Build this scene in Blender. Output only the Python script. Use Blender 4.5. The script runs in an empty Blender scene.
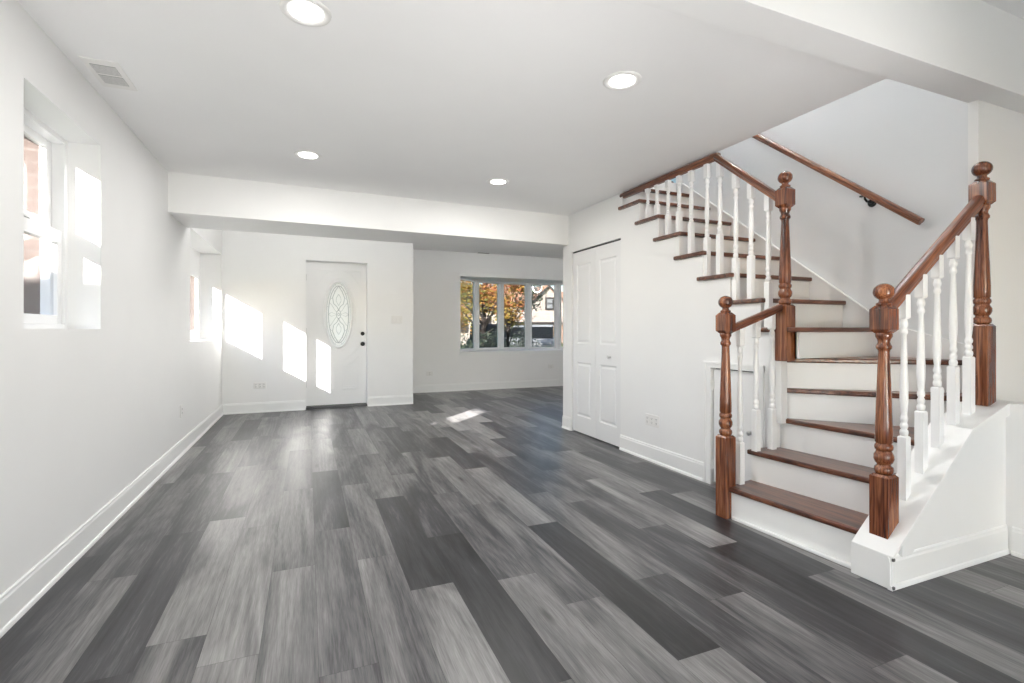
import bpy, bmesh, math, random
from mathutils import Vector, Matrix
random.seed(7)
S = bpy.context.scene
COL = S.collection
PI = math.pi

# ------------------------------------------------------------------ camera, sky, sun, exposure
cam_d = bpy.data.cameras.new('camera'); cam = bpy.data.objects.new('camera', cam_d); COL.objects.link(cam)
cam.location = (0, 0, 1.14)
cam.rotation_euler = (PI/2, 0, -math.atan(204/495))
cam_d.sensor_width = 36; cam_d.lens = 495/1024*36
cam_d.shift_y = -11.5/1024
cam_d.clip_start = .03; cam_d.clip_end = 400
S.camera = cam

W = bpy.data.worlds.new('sky'); S.world = W; W.use_nodes = True
wn = W.node_tree; wn.nodes.clear()
wo = wn.nodes.new('ShaderNodeOutputWorld'); wb = wn.nodes.new('ShaderNodeBackground')
sk = wn.nodes.new('ShaderNodeTexSky'); sk.sky_type = 'NISHITA'; sk.sun_disc = False
sk.sun_elevation = math.radians(22.4); sk.sun_rotation = math.radians(224)
sk.air_density = 1.0; sk.dust_density = .6; sk.ozone_density = 1.5
wb.inputs['Strength'].default_value = .7
wn.links.new(sk.outputs[0], wb.inputs['Color']); wn.links.new(wb.outputs[0], wo.inputs['Surface'])

sd = bpy.data.lights.new('sun', 'SUN'); sd.energy = 28.0; sd.angle = math.radians(.35); sd.color = (1, .975, .94)
sun = bpy.data.objects.new('sun', sd); COL.objects.link(sun)
sun.rotation_euler = Vector((.97, 1.0, -.572)).to_track_quat('-Z', 'Y').to_euler()
sun.location = (-20, -20, 15)

S.view_settings.view_transform = 'Standard'; S.view_settings.look = 'None'
S.view_settings.exposure = 0.5; S.view_settings.gamma = 1; S.view_settings.use_curve_mapping = False
S.cycles.max_bounces = 10; S.cycles.diffuse_bounces = 7; S.cycles.glossy_bounces = 4
S.cycles.transmission_bounces = 8; S.cycles.transparent_max_bounces = 12
S.cycles.use_denoising = True; S.cycles.sample_clamp_indirect = 6
S.cycles.caustics_reflective = False; S.cycles.caustics_refractive = False

# ------------------------------------------------------------------ materials
def mat(name, col, rough=.6, metal=0, spec=.5, coat=0):
    m = bpy.data.materials.new(name); m.use_nodes = True
    b = m.node_tree.nodes['Principled BSDF']
    b.inputs['Base Color'].default_value = (*col, 1); b.inputs['Roughness'].default_value = rough
    b.inputs['Metallic'].default_value = metal; b.inputs['Specular IOR Level'].default_value = spec
    b.inputs['Coat Weight'].default_value = coat
    return m
def nodes(m): return m.node_tree.nodes, m.node_tree.links, m.node_tree.nodes['Principled BSDF']
def noisy(m, col, var=.03, scale=8, bump=0, bscale=200, stretch=(1, 1, 1)):
    n, l, b = nodes(m)
    tc = n.new('ShaderNodeTexCoord'); mp = n.new('ShaderNodeMapping'); mp.inputs['Scale'].default_value = stretch
    l.new(tc.outputs['Object'], mp.inputs['Vector'])
    nz = n.new('ShaderNodeTexNoise'); nz.inputs['Scale'].default_value = scale; nz.inputs['Detail'].default_value = 4
    l.new(mp.outputs[0], nz.inputs['Vector'])
    cr = n.new('ShaderNodeValToRGB')
    cr.color_ramp.elements[0].position = .3; cr.color_ramp.elements[1].position = .7
    cr.color_ramp.elements[0].color = (*[max(0, c*(1-var)) for c in col], 1)
    cr.color_ramp.elements[1].color = (*[min(1, c*(1+var)) for c in col], 1)
    l.new(nz.outputs['Fac'], cr.inputs['Fac']); l.new(cr.outputs[0], b.inputs['Base Color'])
    if bump:
        n2 = n.new('ShaderNodeTexNoise'); n2.inputs['Scale'].default_value = bscale
        l.new(mp.outputs[0], n2.inputs['Vector'])
        bp = n.new('ShaderNodeBump'); bp.inputs['Strength'].default_value = bump; bp.inputs['Distance'].default_value = .002
        l.new(n2.outputs['Fac'], bp.inputs['Height']); l.new(bp.outputs[0], b.inputs['Normal'])
    return m
M = {}
M['wall'] = noisy(mat('wall_paint', (.86, .857, .85), .55, spec=.35), (.86, .857, .85), .008, 3, .08, 260)
M['ceil'] = noisy(mat('ceiling_paint', (.89, .887, .882), .8, spec=.2), (.89, .887, .882), .008, 3, .08, 200)
M['trim'] = noisy(mat('trim_paint', (.86, .86, .85), .35, spec=.5), (.86, .86, .85), .006, 5)
M['door'] = noisy(mat('door_paint', (.82, .82, .82), .35, spec=.5), (.82, .82, .82), .006, 5)
M['riser'] = noisy(mat('riser_paint', (.84, .84, .83), .4, spec=.5), (.84, .84, .83), .01, 5)
M['baluster'] = noisy(mat('baluster_paint', (.90, .90, .90), .3, spec=.5), (.90, .90, .90), .005, 5)
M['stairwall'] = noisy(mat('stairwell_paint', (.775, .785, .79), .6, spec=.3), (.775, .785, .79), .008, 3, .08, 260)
M['plastic'] = noisy(mat('white_plastic', (.82, .81, .79), .35), (.82, .81, .79), .006, 9)
M['vinyl'] = noisy(mat('window_vinyl', (.86, .86, .86), .35), (.86, .86, .86), .006, 9)
M['slot'] = noisy(mat('dark_slot', (.10, .10, .10), .6), (.10, .10, .10), .05, 9)
M['ventdark'] = noisy(mat('vent_shadow', (.22, .22, .22), .7), (.28, .28, .28), .05, 9)
M['gap'] = noisy(mat('dark_gap', (.05, .05, .05), .8), (.05, .05, .05), .1, 9)  # near-black colour standing in for shade in the door gaps
M['black'] = noisy(mat('black_metal', (.015, .015, .016), .35, .6), (.015, .015, .016), .1, 9)
M['nickel'] = noisy(mat('brushed_nickel', (.6, .6, .6), .3, 1), (.6, .6, .6), .05, 9)
M['came'] = noisy(mat('lead_came', (.3, .3, .3), .4, .3), (.42, .42, .43), .05, 9)
M['teal'] = noisy(mat('landing_paint', (.55, .68, .72), .6), (.55, .68, .72), .02, 3)
M['concrete'] = noisy(mat('concrete', (.42, .41, .39), .9), (.42, .41, .39), .1, 6, .3, 60)
M['asphalt'] = noisy(mat('asphalt', (.045, .045, .045), .95, spec=.1), (.045, .045, .045), .2, 12)
M['grass'] = noisy(mat('lawn', (.12, .17, .05), .95), (.12, .17, .05), .4, 9)
M['siding'] = noisy(mat('cream_siding', (.54, .46, .41), .7), (.54, .46, .41), .03, 2)
M['roof'] = noisy(mat('roof_shingle', (.50, .27, .17), .9), (.50, .27, .17), .25, 6)
M['greyroof'] = noisy(mat('grey_shingle', (.16, .16, .17), .9), (.16, .16, .17), .25, 6)
M['darkframe'] = noisy(mat('dark_trim', (.06, .05, .05), .6), (.06, .05, .05), .2, 6)
M['bark'] = noisy(mat('bark', (.03, .022, .018), .95), (.03, .022, .018), .4, 9, .4, 30)
M['tyre'] = noisy(mat('tyre_rubber', (.02, .02, .02), .8), (.02, .02, .02), .2, 9)
M['cardark'] = noisy(mat('dark_car_paint', (.012, .014, .018), .5, 0, spec=.3), (.012, .014, .018), .1, 4)
M['cargrey'] = noisy(mat('grey_car_paint', (.16, .165, .17), .5, 0, spec=.3), (.22, .23, .24), .08, 4)
M['carsilver'] = noisy(mat('silver_car_paint', (.28, .29, .30), .5, 0, spec=.3), (.28, .29, .30), .05, 4)
M['carglass'] = noisy(mat('car_glass', (.01, .012, .014), .2, spec=.15), (.01, .012, .014), .1, 4)

def brick(name, c1, c2, mortar, sc=1.0):
    m = mat(name, c1, .9); n, l, b = nodes(m)
    tc = n.new('ShaderNodeTexCoord')
    sp = n.new('ShaderNodeSeparateXYZ'); l.new(tc.outputs['Object'], sp.inputs[0])
    ad = n.new('ShaderNodeMath'); ad.operation = 'ADD'; l.new(sp.outputs['X'], ad.inputs[0]); l.new(sp.outputs['Y'], ad.inputs[1])
    cb = n.new('ShaderNodeCombineXYZ'); l.new(ad.outputs[0], cb.inputs['X']); l.new(sp.outputs['Z'], cb.inputs['Y'])
    br = n.new('ShaderNodeTexBrick'); l.new(cb.outputs[0], br.inputs['Vector'])
    br.inputs['Color1'].default_value = (*c1, 1); br.inputs['Color2'].default_value = (*c2, 1); br.inputs['Mortar'].default_value = (*mortar, 1)
    br.inputs['Scale'].default_value = sc; br.inputs['Brick Width'].default_value = .2; br.inputs['Row Height'].default_value = .068
    br.inputs['Mortar Size'].default_value = .006
    nz = n.new('ShaderNodeTexNoise'); nz.inputs['Scale'].default_value = 30; l.new(tc.outputs['Object'], nz.inputs['Vector'])
    mx = n.new('ShaderNodeMixRGB'); mx.blend_type = 'OVERLAY'; mx.inputs['Fac'].default_value = .35
    l.new(br.outputs['Color'], mx.inputs[1]); l.new(nz.outputs['Fac'], mx.inputs[2]); l.new(mx.outputs[0], b.inputs['Base Color'])
    return m
M['brick'] = brick('pink_brick', (.085, .058, .048), (.115, .085, .073), (.125, .10, .088))
M['redbrick'] = brick('brown_brick', (.33, .17, .11), (.38, .22, .15), (.45, .42, .38))

def wood(name, axis, dark, mid, light, rough=.3, coat=.35):
    m = mat(name, mid, rough, coat=coat); n, l, b = nodes(m)
    b.inputs['Coat Roughness'].default_value = .18
    tc = n.new('ShaderNodeTexCoord'); oi = n.new('ShaderNodeObjectInfo')
    va = n.new('ShaderNodeVectorMath'); va.operation = 'ADD'
    vm = n.new('ShaderNodeMath'); vm.operation = 'MULTIPLY'; vm.inputs[1].default_value = 13.0
    l.new(oi.outputs['Random'], vm.inputs[0])
    l.new(tc.outputs['Object'], va.inputs[0]); l.new(vm.outputs[0], va.inputs[1])
    mp = n.new('ShaderNodeMapping'); sc = [26, 26, 26]; sc[axis] = 1.7; mp.inputs['Scale'].default_value = sc
    l.new(va.outputs[0], mp.inputs['Vector'])
    nz = n.new('ShaderNodeTexNoise'); nz.inputs['Scale'].default_value = 1.0; nz.inputs['Detail'].default_value = 5; nz.inputs['Distortion'].default_value = .9
    l.new(mp.outputs[0], nz.inputs['Vector'])
    mp2 = n.new('ShaderNodeMapping'); s2 = [240, 240, 240]; s2[axis] = 7; mp2.inputs['Scale'].default_value = s2
    l.new(va.outputs[0], mp2.inputs['Vector'])
    n2 = n.new('ShaderNodeTexNoise'); n2.inputs['Scale'].default_value = 1.0; n2.inputs['Detail'].default_value = 2
    l.new(mp2.outputs[0], n2.inputs['Vector'])
    cr = n.new('ShaderNodeValToRGB'); e = cr.color_ramp.elements
    e[0].position = .34; e[0].color = (*dark, 1); e[1].position = .68; e[1].color = (*light, 1)
    k = e.new(.5); k.color = (*mid, 1)
    l.new(nz.outputs['Fac'], cr.inputs['Fac'])
    r2 = n.new('ShaderNodeValToRGB'); r2.color_ramp.elements[0].position = .36; r2.color_ramp.elements[1].position = .54
    r2.color_ramp.elements[0].color = (.22, .17, .14, 1); r2.color_ramp.elements[1].color = (1, 1, 1, 1)
    l.new(n2.outputs['Fac'], r2.inputs['Fac'])
    mx = n.new('ShaderNodeMixRGB'); mx.blend_type = 'MULTIPLY'; mx.inputs['Fac'].default_value = .8
    l.new(cr.outputs[0], mx.inputs[1]); l.new(r2.outputs[0], mx.inputs[2]); l.new(mx.outputs[0], b.inputs['Base Color'])
    return m
OD, OM, OL = (.055, .015, .007), (.20, .060, .024), (.38, .145, .060)
M['oak_z'] = wood('oak_post', 2, OD, OM, OL, .26)
M['oak_x'] = wood('oak_rail', 0, OD, OM, OL)
TD, TM, TL = (.045, .014, .008), (.135, .044, .021), (.23, .085, .042)
M['tread_x'] = wood('oak_tread', 0, TD, TM, TL, .28)
M['tread_y'] = wood('oak_tread_long', 1, TD, TM, TL, .28)

def glass_mat():
    m = bpy.data.materials.new('clear_glass'); m.use_nodes = True; n = m.node_tree.nodes; l = m.node_tree.links; n.clear()
    o = n.new('ShaderNodeOutputMaterial'); tr = n.new('ShaderNodeBsdfTransparent'); gl = n.new('ShaderNodeBsdfGlossy')
    tr.inputs['Color'].default_value = (.88, .88, .88, 1); gl.inputs['Roughness'].default_value = .02
    fr = n.new('ShaderNodeLayerWeight'); fr.inputs['Blend'].default_value = .5
    pw = n.new('ShaderNodeMath'); pw.operation = 'POWER'; pw.inputs[1].default_value = 5; l.new(fr.outputs['Facing'], pw.inputs[0])
    ma = n.new('ShaderNodeMath'); ma.operation = 'MULTIPLY_ADD'; ma.inputs[1].default_value = .8; ma.inputs[2].default_value = .035; l.new(pw.outputs[0], ma.inputs[0])
    mx = n.new('ShaderNodeMixShader'); l.new(ma.outputs[0], mx.inputs['Fac']); l.new(tr.outputs[0], mx.inputs[1]); l.new(gl.outputs[0], mx.inputs[2])
    l.new(mx.outputs[0], o.inputs['Surface']); return m
M['glass'] = glass_mat()
M['dimglass'] = M['glass'].copy(); M['dimglass'].name = 'dimmed_pane_glass'  # darkened glass made up to dim the bright outdoors
M['dimglass'].node_tree.nodes['Transparent BSDF'].inputs['Color'].default_value = (.47, .47, .47, 1)
def frosted():
    m = bpy.data.materials.new('textured_glass'); m.use_nodes = True; n = m.node_tree.nodes; l = m.node_tree.links; n.clear()
    o = n.new('ShaderNodeOutputMaterial'); tl = n.new('ShaderNodeBsdfTranslucent'); df = n.new('ShaderNodeBsdfDiffuse'); gl = n.new('ShaderNodeBsdfGlossy')
    tl.inputs['Color'].default_value = (.95, .92, .90, 1); df.inputs['Color'].default_value = (.9, .9, .9, 1); gl.inputs['Roughness'].default_value = .15
    tc = n.new('ShaderNodeTexCoord'); vo = n.new('ShaderNodeTexVoronoi'); vo.inputs['Scale'].default_value = 60; l.new(tc.outputs['Object'], vo.inputs['Vector'])
    bp = n.new('ShaderNodeBump'); bp.inputs['Strength'].default_value = .4; bp.inputs['Distance'].default_value = .003
    l.new(vo.outputs['Distance'], bp.inputs['Height'])
    for q in (tl, df, gl): l.new(bp.outputs[0], q.inputs['Normal'])
    a = n.new('ShaderNodeMixShader'); a.inputs[0].default_value = .45; l.new(tl.outputs[0], a.inputs[1]); l.new(df.outputs[0], a.inputs[2])
    c = n.new('ShaderNodeMixShader'); c.inputs[0].default_value = .12; l.new(a.outputs[0], c.inputs[1]); l.new(gl.outputs[0], c.inputs[2])
    l.new(c.outputs[0], o.inputs['Surface']); return m
M['frost'] = frosted()
def emit(name, col, st):
    m = bpy.data.materials.new(name); m.use_nodes = True; n = m.node_tree.nodes; l = m.node_tree.links; n.clear()
    o = n.new('ShaderNodeOutputMaterial'); e = n.new('ShaderNodeEmission'); e.inputs['Color'].default_value = (*col, 1); e.inputs['Strength'].default_value = st
    l.new(e.outputs[0], o.inputs['Surface']); return m
M['lens'] = emit('lamp_lens', (1, .985, .96), 6)
M['globe'] = emit('fill_globe_glow', (1, .985, .96), 4)  # glow of the added fill globes

def attr_color(name, attrs, rough=.8, transl=False):
    """leaves: colour from a per-face random attribute through a ramp"""
    m = mat(name, (.5, .5, .5), rough); n, l, b = nodes(m)
    at = n.new('ShaderNodeAttribute'); at.attribute_name = 'tone'
    cr = n.new('ShaderNodeValToRGB'); e = cr.color_ramp.elements; cr.color_ramp.interpolation = 'LINEAR'
    e[0].position = attrs[0][0]; e[0].color = (*attrs[0][1], 1); e[1].position = attrs[-1][0]; e[1].color = (*attrs[-1][1], 1)
    for p, c in attrs[1:-1]: k = e.new(p); k.color = (*c, 1)
    l.new(at.outputs['Fac'], cr.inputs['Fac']); l.new(cr.outputs[0], b.inputs['Base Color'])
    if transl:
        o = n['Material Output']; t = n.new('ShaderNodeBsdfTranslucent'); l.new(cr.outputs[0], t.inputs['Color'])
        mx = n.new('ShaderNodeMixShader'); mx.inputs[0].default_value = .4; l.new(b.outputs[0], mx.inputs[1]); l.new(t.outputs[0], mx.inputs[2]); l.new(mx.outputs[0], o.inputs['Surface'])
    return m
M['leaf'] = attr_color('autumn_leaf', [(0, (.10, .16, .04)), (.25, (.32, .33, .07)), (.5, (.55, .32, .07)), (.75, (.55, .22, .09)), (1, (.50, .12, .10))], .7, True)
M['darkleaf'] = attr_color('dark_leaf', [(0, (.02, .03, .02)), (.6, (.05, .07, .04)), (1, (.16, .18, .13))], .5)

def floor_mat():
    m = mat('vinyl_plank', (.2, .2, .2), .38, spec=.6); n, l, b = nodes(m)
    at = n.new('ShaderNodeAttribute'); at.attribute_name = 'tone'
    ao = n.new('ShaderNodeAttribute'); ao.attribute_name = 'seed'
    tc = n.new('ShaderNodeTexCoord')
    sc = n.new('ShaderNodeVectorMath'); sc.operation = 'SCALE'; sc.inputs['Scale'].default_value = 37.0
    cb = n.new('ShaderNodeCombineXYZ'); l.new(ao.outputs['Fac'], cb.inputs['X']); l.new(ao.outputs['Fac'], cb.inputs['Y']); l.new(ao.outputs['Fac'], cb.inputs['Z'])
    l.new(cb.outputs[0], sc.inputs[0])
    va = n.new('ShaderNodeVectorMath'); va.operation = 'ADD'; l.new(tc.outputs['Object'], va.inputs[0]); l.new(sc.outputs[0], va.inputs[1])
    def nz(s, detail, dist, scale=1, rough=.55):
        mp = n.new('ShaderNodeMapping'); mp.inputs['Scale'].default_value = s; l.new(va.outputs[0], mp.inputs['Vector'])
        q = n.new('ShaderNodeTexNoise'); q.inputs['Scale'].default_value = scale; q.inputs['Detail'].default_value = detail; q.inputs['Distortion'].default_value = dist
        q.inputs['Roughness'].default_value = rough
        l.new(mp.outputs[0], q.inputs['Vector']); return q
    broad = nz((5, .8, 1), 3, 1.2)      # cloudy tone inside a plank
    grain = nz((52, 1.9, 1), 6, 1.8)   # long streaks
    fine = nz((240, 11, 1), 3, .3)      # fibres
    def mul(a, k, c=0):
        q = n.new('ShaderNodeMath'); q.operation = 'MULTIPLY_ADD'; l.new(a, q.inputs[0]); q.inputs[1].default_value = k; q.inputs[2].default_value = c; return q.outputs[0]
    def add(a, c):
        q = n.new('ShaderNodeMath'); q.operation = 'ADD'; l.new(a, q.inputs[0]); l.new(c, q.inputs[1]); return q.outputs[0]
    t = add(at.outputs['Fac'], mul(broad.outputs['Fac'], 1.0, -.50))
    t = add(t, mul(grain.outputs['Fac'], .30, -.15))
    t = add(t, mul(fine.outputs['Fac'], .42, -.21))
    mpw = n.new('ShaderNodeMapping'); mpw.inputs['Scale'].default_value = (1, .10, 1); l.new(va.outputs[0], mpw.inputs['Vector'])
    wv = n.new('ShaderNodeTexWave'); wv.inputs['Scale'].default_value = 9; wv.inputs['Distortion'].default_value = 9; wv.inputs['Detail'].default_value = 3
    wv.inputs['Detail Scale'].default_value = 1.6; l.new(mpw.outputs[0], wv.inputs['Vector'])
    t = add(t, mul(wv.outputs['Fac'], .07, -.035))
    cr = n.new('ShaderNodeValToRGB'); e = cr.color_ramp.elements
    e[0].position = .08; e[0].color = (.009, .009, .0105, 1); e[1].position = 1; e[1].color = (.36, .35, .345, 1)
    k = e.new(.38); k.color = (.044, .043, .048, 1); k = e.new(.65); k.color = (.165, .160, .160, 1)
    l.new(t, cr.inputs['Fac'])
    # knots
    mpk = n.new('ShaderNodeMapping'); mpk.inputs['Scale'].default_value = (5.2, 1.3, 1); l.new(va.outputs[0], mpk.inputs['Vector'])
    vk = n.new('ShaderNodeTexVoronoi'); vk.inputs['Scale'].default_value = 1.0; l.new(mpk.outputs[0], vk.inputs['Vector'])
    rk = n.new('ShaderNodeValToRGB'); rk.color_ramp.elements[0].position = .03; rk.color_ramp.elements[0].color = (.35, .33, .33, 1)
    rk.color_ramp.elements[1].position = .11; rk.color_ramp.elements[1].color = (1, 1, 1, 1)
    l.new(vk.outputs['Distance'], rk.inputs['Fac'])
    mk = n.new('ShaderNodeMixRGB'); mk.blend_type = 'MULTIPLY'; mk.inputs['Fac'].default_value = .8
    l.new(cr.outputs[0], mk.inputs[1]); l.new(rk.outputs[0], mk.inputs[2])
    l.new(mk.outputs[0], b.inputs['Base Color'])
    rr = n.new('ShaderNodeMapRange'); rr.inputs['To Min'].default_value = .30; rr.inputs['To Max'].default_value = .41
    l.new(grain.outputs['Fac'], rr.inputs['Value']); l.new(rr.outputs[0], b.inputs['Roughness'])
    bp = n.new('ShaderNodeBump'); bp.inputs['Strength'].default_value = .12; bp.inputs['Distance'].default_value = .001
    l.new(grain.outputs['Fac'], bp.inputs['Height']); l.new(bp.outputs[0], b.inputs['Normal'])
    return m
M['floor'] = floor_mat()

# ------------------------------------------------------------------ helpers
def tag(o, label=None, cat=None, group=None, kind=None):
    if label: o['label'] = label
    if cat: o['category'] = cat
    if group: o['group'] = group
    if kind: o['kind'] = kind
    return o
def empty(name, loc=(0, 0, 0), rz=0, **k):
    o = bpy.data.objects.new(name, None); COL.objects.link(o); o.location = loc; o.rotation_euler = (0, 0, rz)
    o.empty_display_size = .05
    return tag(o, **k)
class MB:
    def __init__(s): s.b = bmesh.new()
    def box(s, x0, x1, y0, y1, z0, z1):
        v = [s.b.verts.new((x, y, z)) for z in (z0, z1) for y in (y0, y1) for x in (x0, x1)]
        for f in ((0, 2, 3, 1), (4, 5, 7, 6), (0, 1, 5, 4), (2, 6, 7, 3), (0, 4, 6, 2), (1, 3, 7, 5)): s.b.faces.new([v[i] for i in f])
        return s
    def prism(s, pts, a0, a1, axis='z'):
        """polygon pts (2-D) extruded from a0 to a1 along axis; coords: z->(x,y), y->(x,z), x->(y,z)"""
        def P(p, a): return {'z': (p[0], p[1], a), 'y': (p[0], a, p[1]), 'x': (a, p[0], p[1])}[axis]
        A = [s.b.verts.new(P(p, a0)) for p in pts]; B = [s.b.verts.new(P(p, a1)) for p in pts]
        s.b.faces.new(A[::-1]); s.b.faces.new(B); n = len(pts)
        for i in range(n): s.b.faces.new((A[i], A[(i+1) % n], B[(i+1) % n], B[i]))
        return s
    def sweep(s, prof, p0, p1, out):
        """profile (n,z) swept along the floor line p0->p1; n measured along out"""
        p0 = Vector((*p0, 0)); p1 = Vector((*p1, 0)); o = Vector((*out, 0)).normalized()
        A = [s.b.verts.new(p0+o*n+Vector((0, 0, z))) for n, z in prof]; B = [s.b.verts.new(p1+o*n+Vector((0, 0, z))) for n, z in prof]
        s.b.faces.new(A[::-1]); s.b.faces.new(B); k = len(prof)
        for i in range(k): s.b.faces.new((A[i], A[(i+1) % k], B[(i+1) % k], B[i]))
        return s
    def loft(s, rings, n=24, cx=0, cy=0, rot=0, smooth=True, M4=None):
        """rings of (z, r) around the z axis"""
        R = []
        for z, r in rings:
            row = []
            for i in range(n):
                a = rot+2*PI*i/n; p = Vector((cx+r*math.cos(a), cy+r*math.sin(a), z))
                if M4 is not None: p = M4 @ p
                row.append(s.b.verts.new(p))
            R.append(row)
        for a, c in zip(R, R[1:]):
            for i in range(n):
                f = s.b.faces.new((a[i], a[(i+1) % n], c[(i+1) % n], c[i])); f.smooth = smooth
        s.b.faces.new(R[0][::-1]); s.b.faces.new(R[-1]); return s
    def square(s, rings, cx=0, cy=0):
        return s.loft([(z, h*math.sqrt(2)) for z, h in rings], 4, cx, cy, PI/4, False)
    def tube(s, pts, r, n=8, taper=None):
        pts = [Vector(p) for p in pts]; rows = []
        for i, p in enumerate(pts):
            d = (pts[min(i+1, len(pts)-1)]-pts[max(i-1, 0)]).normalized()
            u = d.orthogonal().normalized() if i == 0 else (u-d*u.dot(d)).normalized()
            w = d.cross(u); rr = r if taper is None else r*(1-(1-taper)*i/(len(pts)-1))
            rows.append([s.b.verts.new(p+(u*math.cos(2*PI*k/n)+w*math.sin(2*PI*k/n))*rr) for k in range(n)])
        for a, c in zip(rows, rows[1:]):
            for k in range(n):
                f = s.b.faces.new((a[k], a[(k+1) % n], c[(k+1) % n], c[k])); f.smooth = True
        s.b.faces.new(rows[0][::-1]); s.b.faces.new(rows[-1]); return s
    def build(s, name, m, parent=None, bevel=0, loc=None, rot=None, segs=2, **k):
        bmesh.ops.recalc_face_normals(s.b, faces=s.b.faces[:])
        me = bpy.data.meshes.new(name); s.b.to_mesh(me); s.b.free()
        me.materials.append(m); o = bpy.data.objects.new(name, me); COL.objects.link(o)
        if parent: o.parent = parent
        if loc: o.location = loc
        if rot: o.rotation_euler = rot
        if bevel:
            q = o.modifiers.new('bevel', 'BEVEL'); q.width = bevel; q.segments = segs; q.limit_method = 'ANGLE'; q.angle_limit = math.radians(40)
        return tag(o, **k)
def struct(mb, name, m, label, parent=None, bevel=0, **k):
    return mb.build(name, m, parent, bevel, label=label, kind='structure', **k)

# ------------------------------------------------------------------ floor of planks
XL, XC, XR, XS = -1.07, 2.76, 3.31, 3.58
YW, YB = 7.65, 8.95
def make_floor():
    pw = .1912; x0 = .415; L = 1.264
    rnd = random.Random(3)
    # row index -> (joint positions known in the photograph, tones of planks from the first joint back)
    known = {-8: (3.11, {-1: .36, 0: .46}), -7: (2.80, {-1: .55, 0: .42}), -6: (3.27, {-2: .27, -1: .27, 0: .45}), -5: (2.148, {-1: .50, 0: .63}),
             -4: (1.95, {-1: .74, 0: .66}), -3: (2.585, {-1: .60, 0: .55}), -2: (1.743, {-1: .42, 0: .50}), -1: (2.56, {-2: .5, -1: .58, 0: .60, 1: .45}),
             0: (2.17, {-2: .45, -1: .62, 0: .26, 1: .48}), 1: (1.422, {-1: .5, 0: .16, 1: .42, 2: .44, 3: .58, 4: .7}), 2: (2.11, {-2: .5, -1: .68, 0: .48, 1: .55}),
             3: (3.08, {-2: .62, -1: .50, 0: .55}), 4: (1.36, {-1: .66, 0: .20, 1: .62}), 5: (1.87, {-1: .40, 0: .52, 1: .5}), 6: (1.61, {-1: .58, 0: .46, 1: .5, 3: .85}),  # palest far plank lightened to brighten the sun patch there
             7: (1.08, {-1: .55, 0: .40, 1: .48, 3: .85, 4: .85}), 8: (2.0, {-2: .45, -1: .30, 0: .64, 1: .44, 3: .85}), 9: (1.595, {-1: .50, 0: .24, 1: .60, 2: .4}), 10: (2.76, {-2: .3, -1: .58, 0: .32, 1: .5}),  # palest planks here too: sunlight put into their tone
             11: (3.52, {-1: .36, 0: .5}), 12: (1.2, {-1: .58, 0: .62}), 13: (1.4, {-1: .3, 0: .3}), 14: (1.5, {-1: .55, 0: .6})}
    bm = bmesh.new(); tl = bm.faces.layers.float.new('tone'); sl = bm.faces.layers.float.new('seed')
    i = -9
    while x0+i*pw < 6.0:
        xa, xb = x0+i*pw, x0+(i+1)*pw
        j0, tones = known.get(i, (rnd.uniform(0, L), {}))
        k = -6
        while j0+k*L < 9.6:
            ya, yb = j0+k*L, j0+(k+1)*L
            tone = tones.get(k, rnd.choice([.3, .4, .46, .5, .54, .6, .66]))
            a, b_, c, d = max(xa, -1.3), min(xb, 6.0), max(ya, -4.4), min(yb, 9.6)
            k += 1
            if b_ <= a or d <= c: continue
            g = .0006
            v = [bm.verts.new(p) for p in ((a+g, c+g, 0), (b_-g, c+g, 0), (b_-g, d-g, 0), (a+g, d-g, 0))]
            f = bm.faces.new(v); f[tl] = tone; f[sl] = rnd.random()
        i += 1
    # dark underlay that shows as the thin joints
    v = [bm.verts.new(p) for p in ((-1.3, -4.4, -.0012), (6, -4.4, -.0012), (6, 9.6, -.0012), (-1.3, 9.6, -.0012))]
    f = bm.faces.new(v); f[tl] = .12; f[sl] = 0
    v2 = [bm.verts.new((p.co.x, p.co.y, -.2)) for p in v]
    for q in range(4):
        f = bm.faces.new((v[q], v2[q], v2[(q+1) % 4], v[(q+1) % 4])); f[tl] = .1
    f = bm.faces.new(v2[::-1]); f[tl] = .1
    me = bpy.data.meshes.new('floor'); bm.to_mesh(me); bm.free(); me.materials.append(M['floor'])
    o = bpy.data.objects.new('floor', me); COL.objects.link(o)
    tag(o, 'grey mixed-tone wood-look plank floor', 'floor', kind='structure')
make_floor()

# ------------------------------------------------------------------ walls
def holes_wall(mb, a0, a1, z0, z1, holes, t0, t1, axis='x'):
    """wall in the (a,z) plane, thickness t0..t1, rectangular holes (a0,a1,z0,z1)"""
    aa = sorted({a0, a1, *[h[0] for h in holes], *[h[1] for h in holes]}); zz = sorted({z0, z1, *[h[2] for h in holes], *[h[3] for h in holes]})
    def V(a, z, t): return (t, a, z) if axis == 'x' else (a, t, z)
    cells = {(i, j) for i in range(len(aa)-1) for j in range(len(zz)-1)
             if not any(h[0]-1e-6 <= aa[i] and aa[i+1] <= h[1]+1e-6 and h[2]-1e-6 <= zz[j] and zz[j+1] <= h[3]+1e-6 for h in holes)}
    vc = {}
    def vert(i, j, t):
        k = (i, j, t)
        if k not in vc: vc[k] = mb.b.verts.new(V(aa[i], zz[j], t))
        return vc[k]
    for i, j in cells:
        for t in (t0, t1): mb.b.faces.new([vert(i, j, t), vert(i+1, j, t), vert(i+1, j+1, t), vert(i, j+1, t)])
        for (di, dj, e) in ((-1, 0, ((i, j), (i, j+1))), (1, 0, ((i+1, j), (i+1, j+1))), (0, -1, ((i, j), (i+1, j))), (0, 1, ((i, j+1), (i+1, j+1)))):
            if (i+di, j+dj) not in cells:
                p, q = e; mb.b.faces.new([vert(*p, t0), vert(*q, t0), vert(*q, t1), vert(*p, t1)])
    return mb
NW = (2.62, 3.43, 1.145, 2.17)     # near window opening in the left wall (y0,y1,z0,z1)
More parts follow.
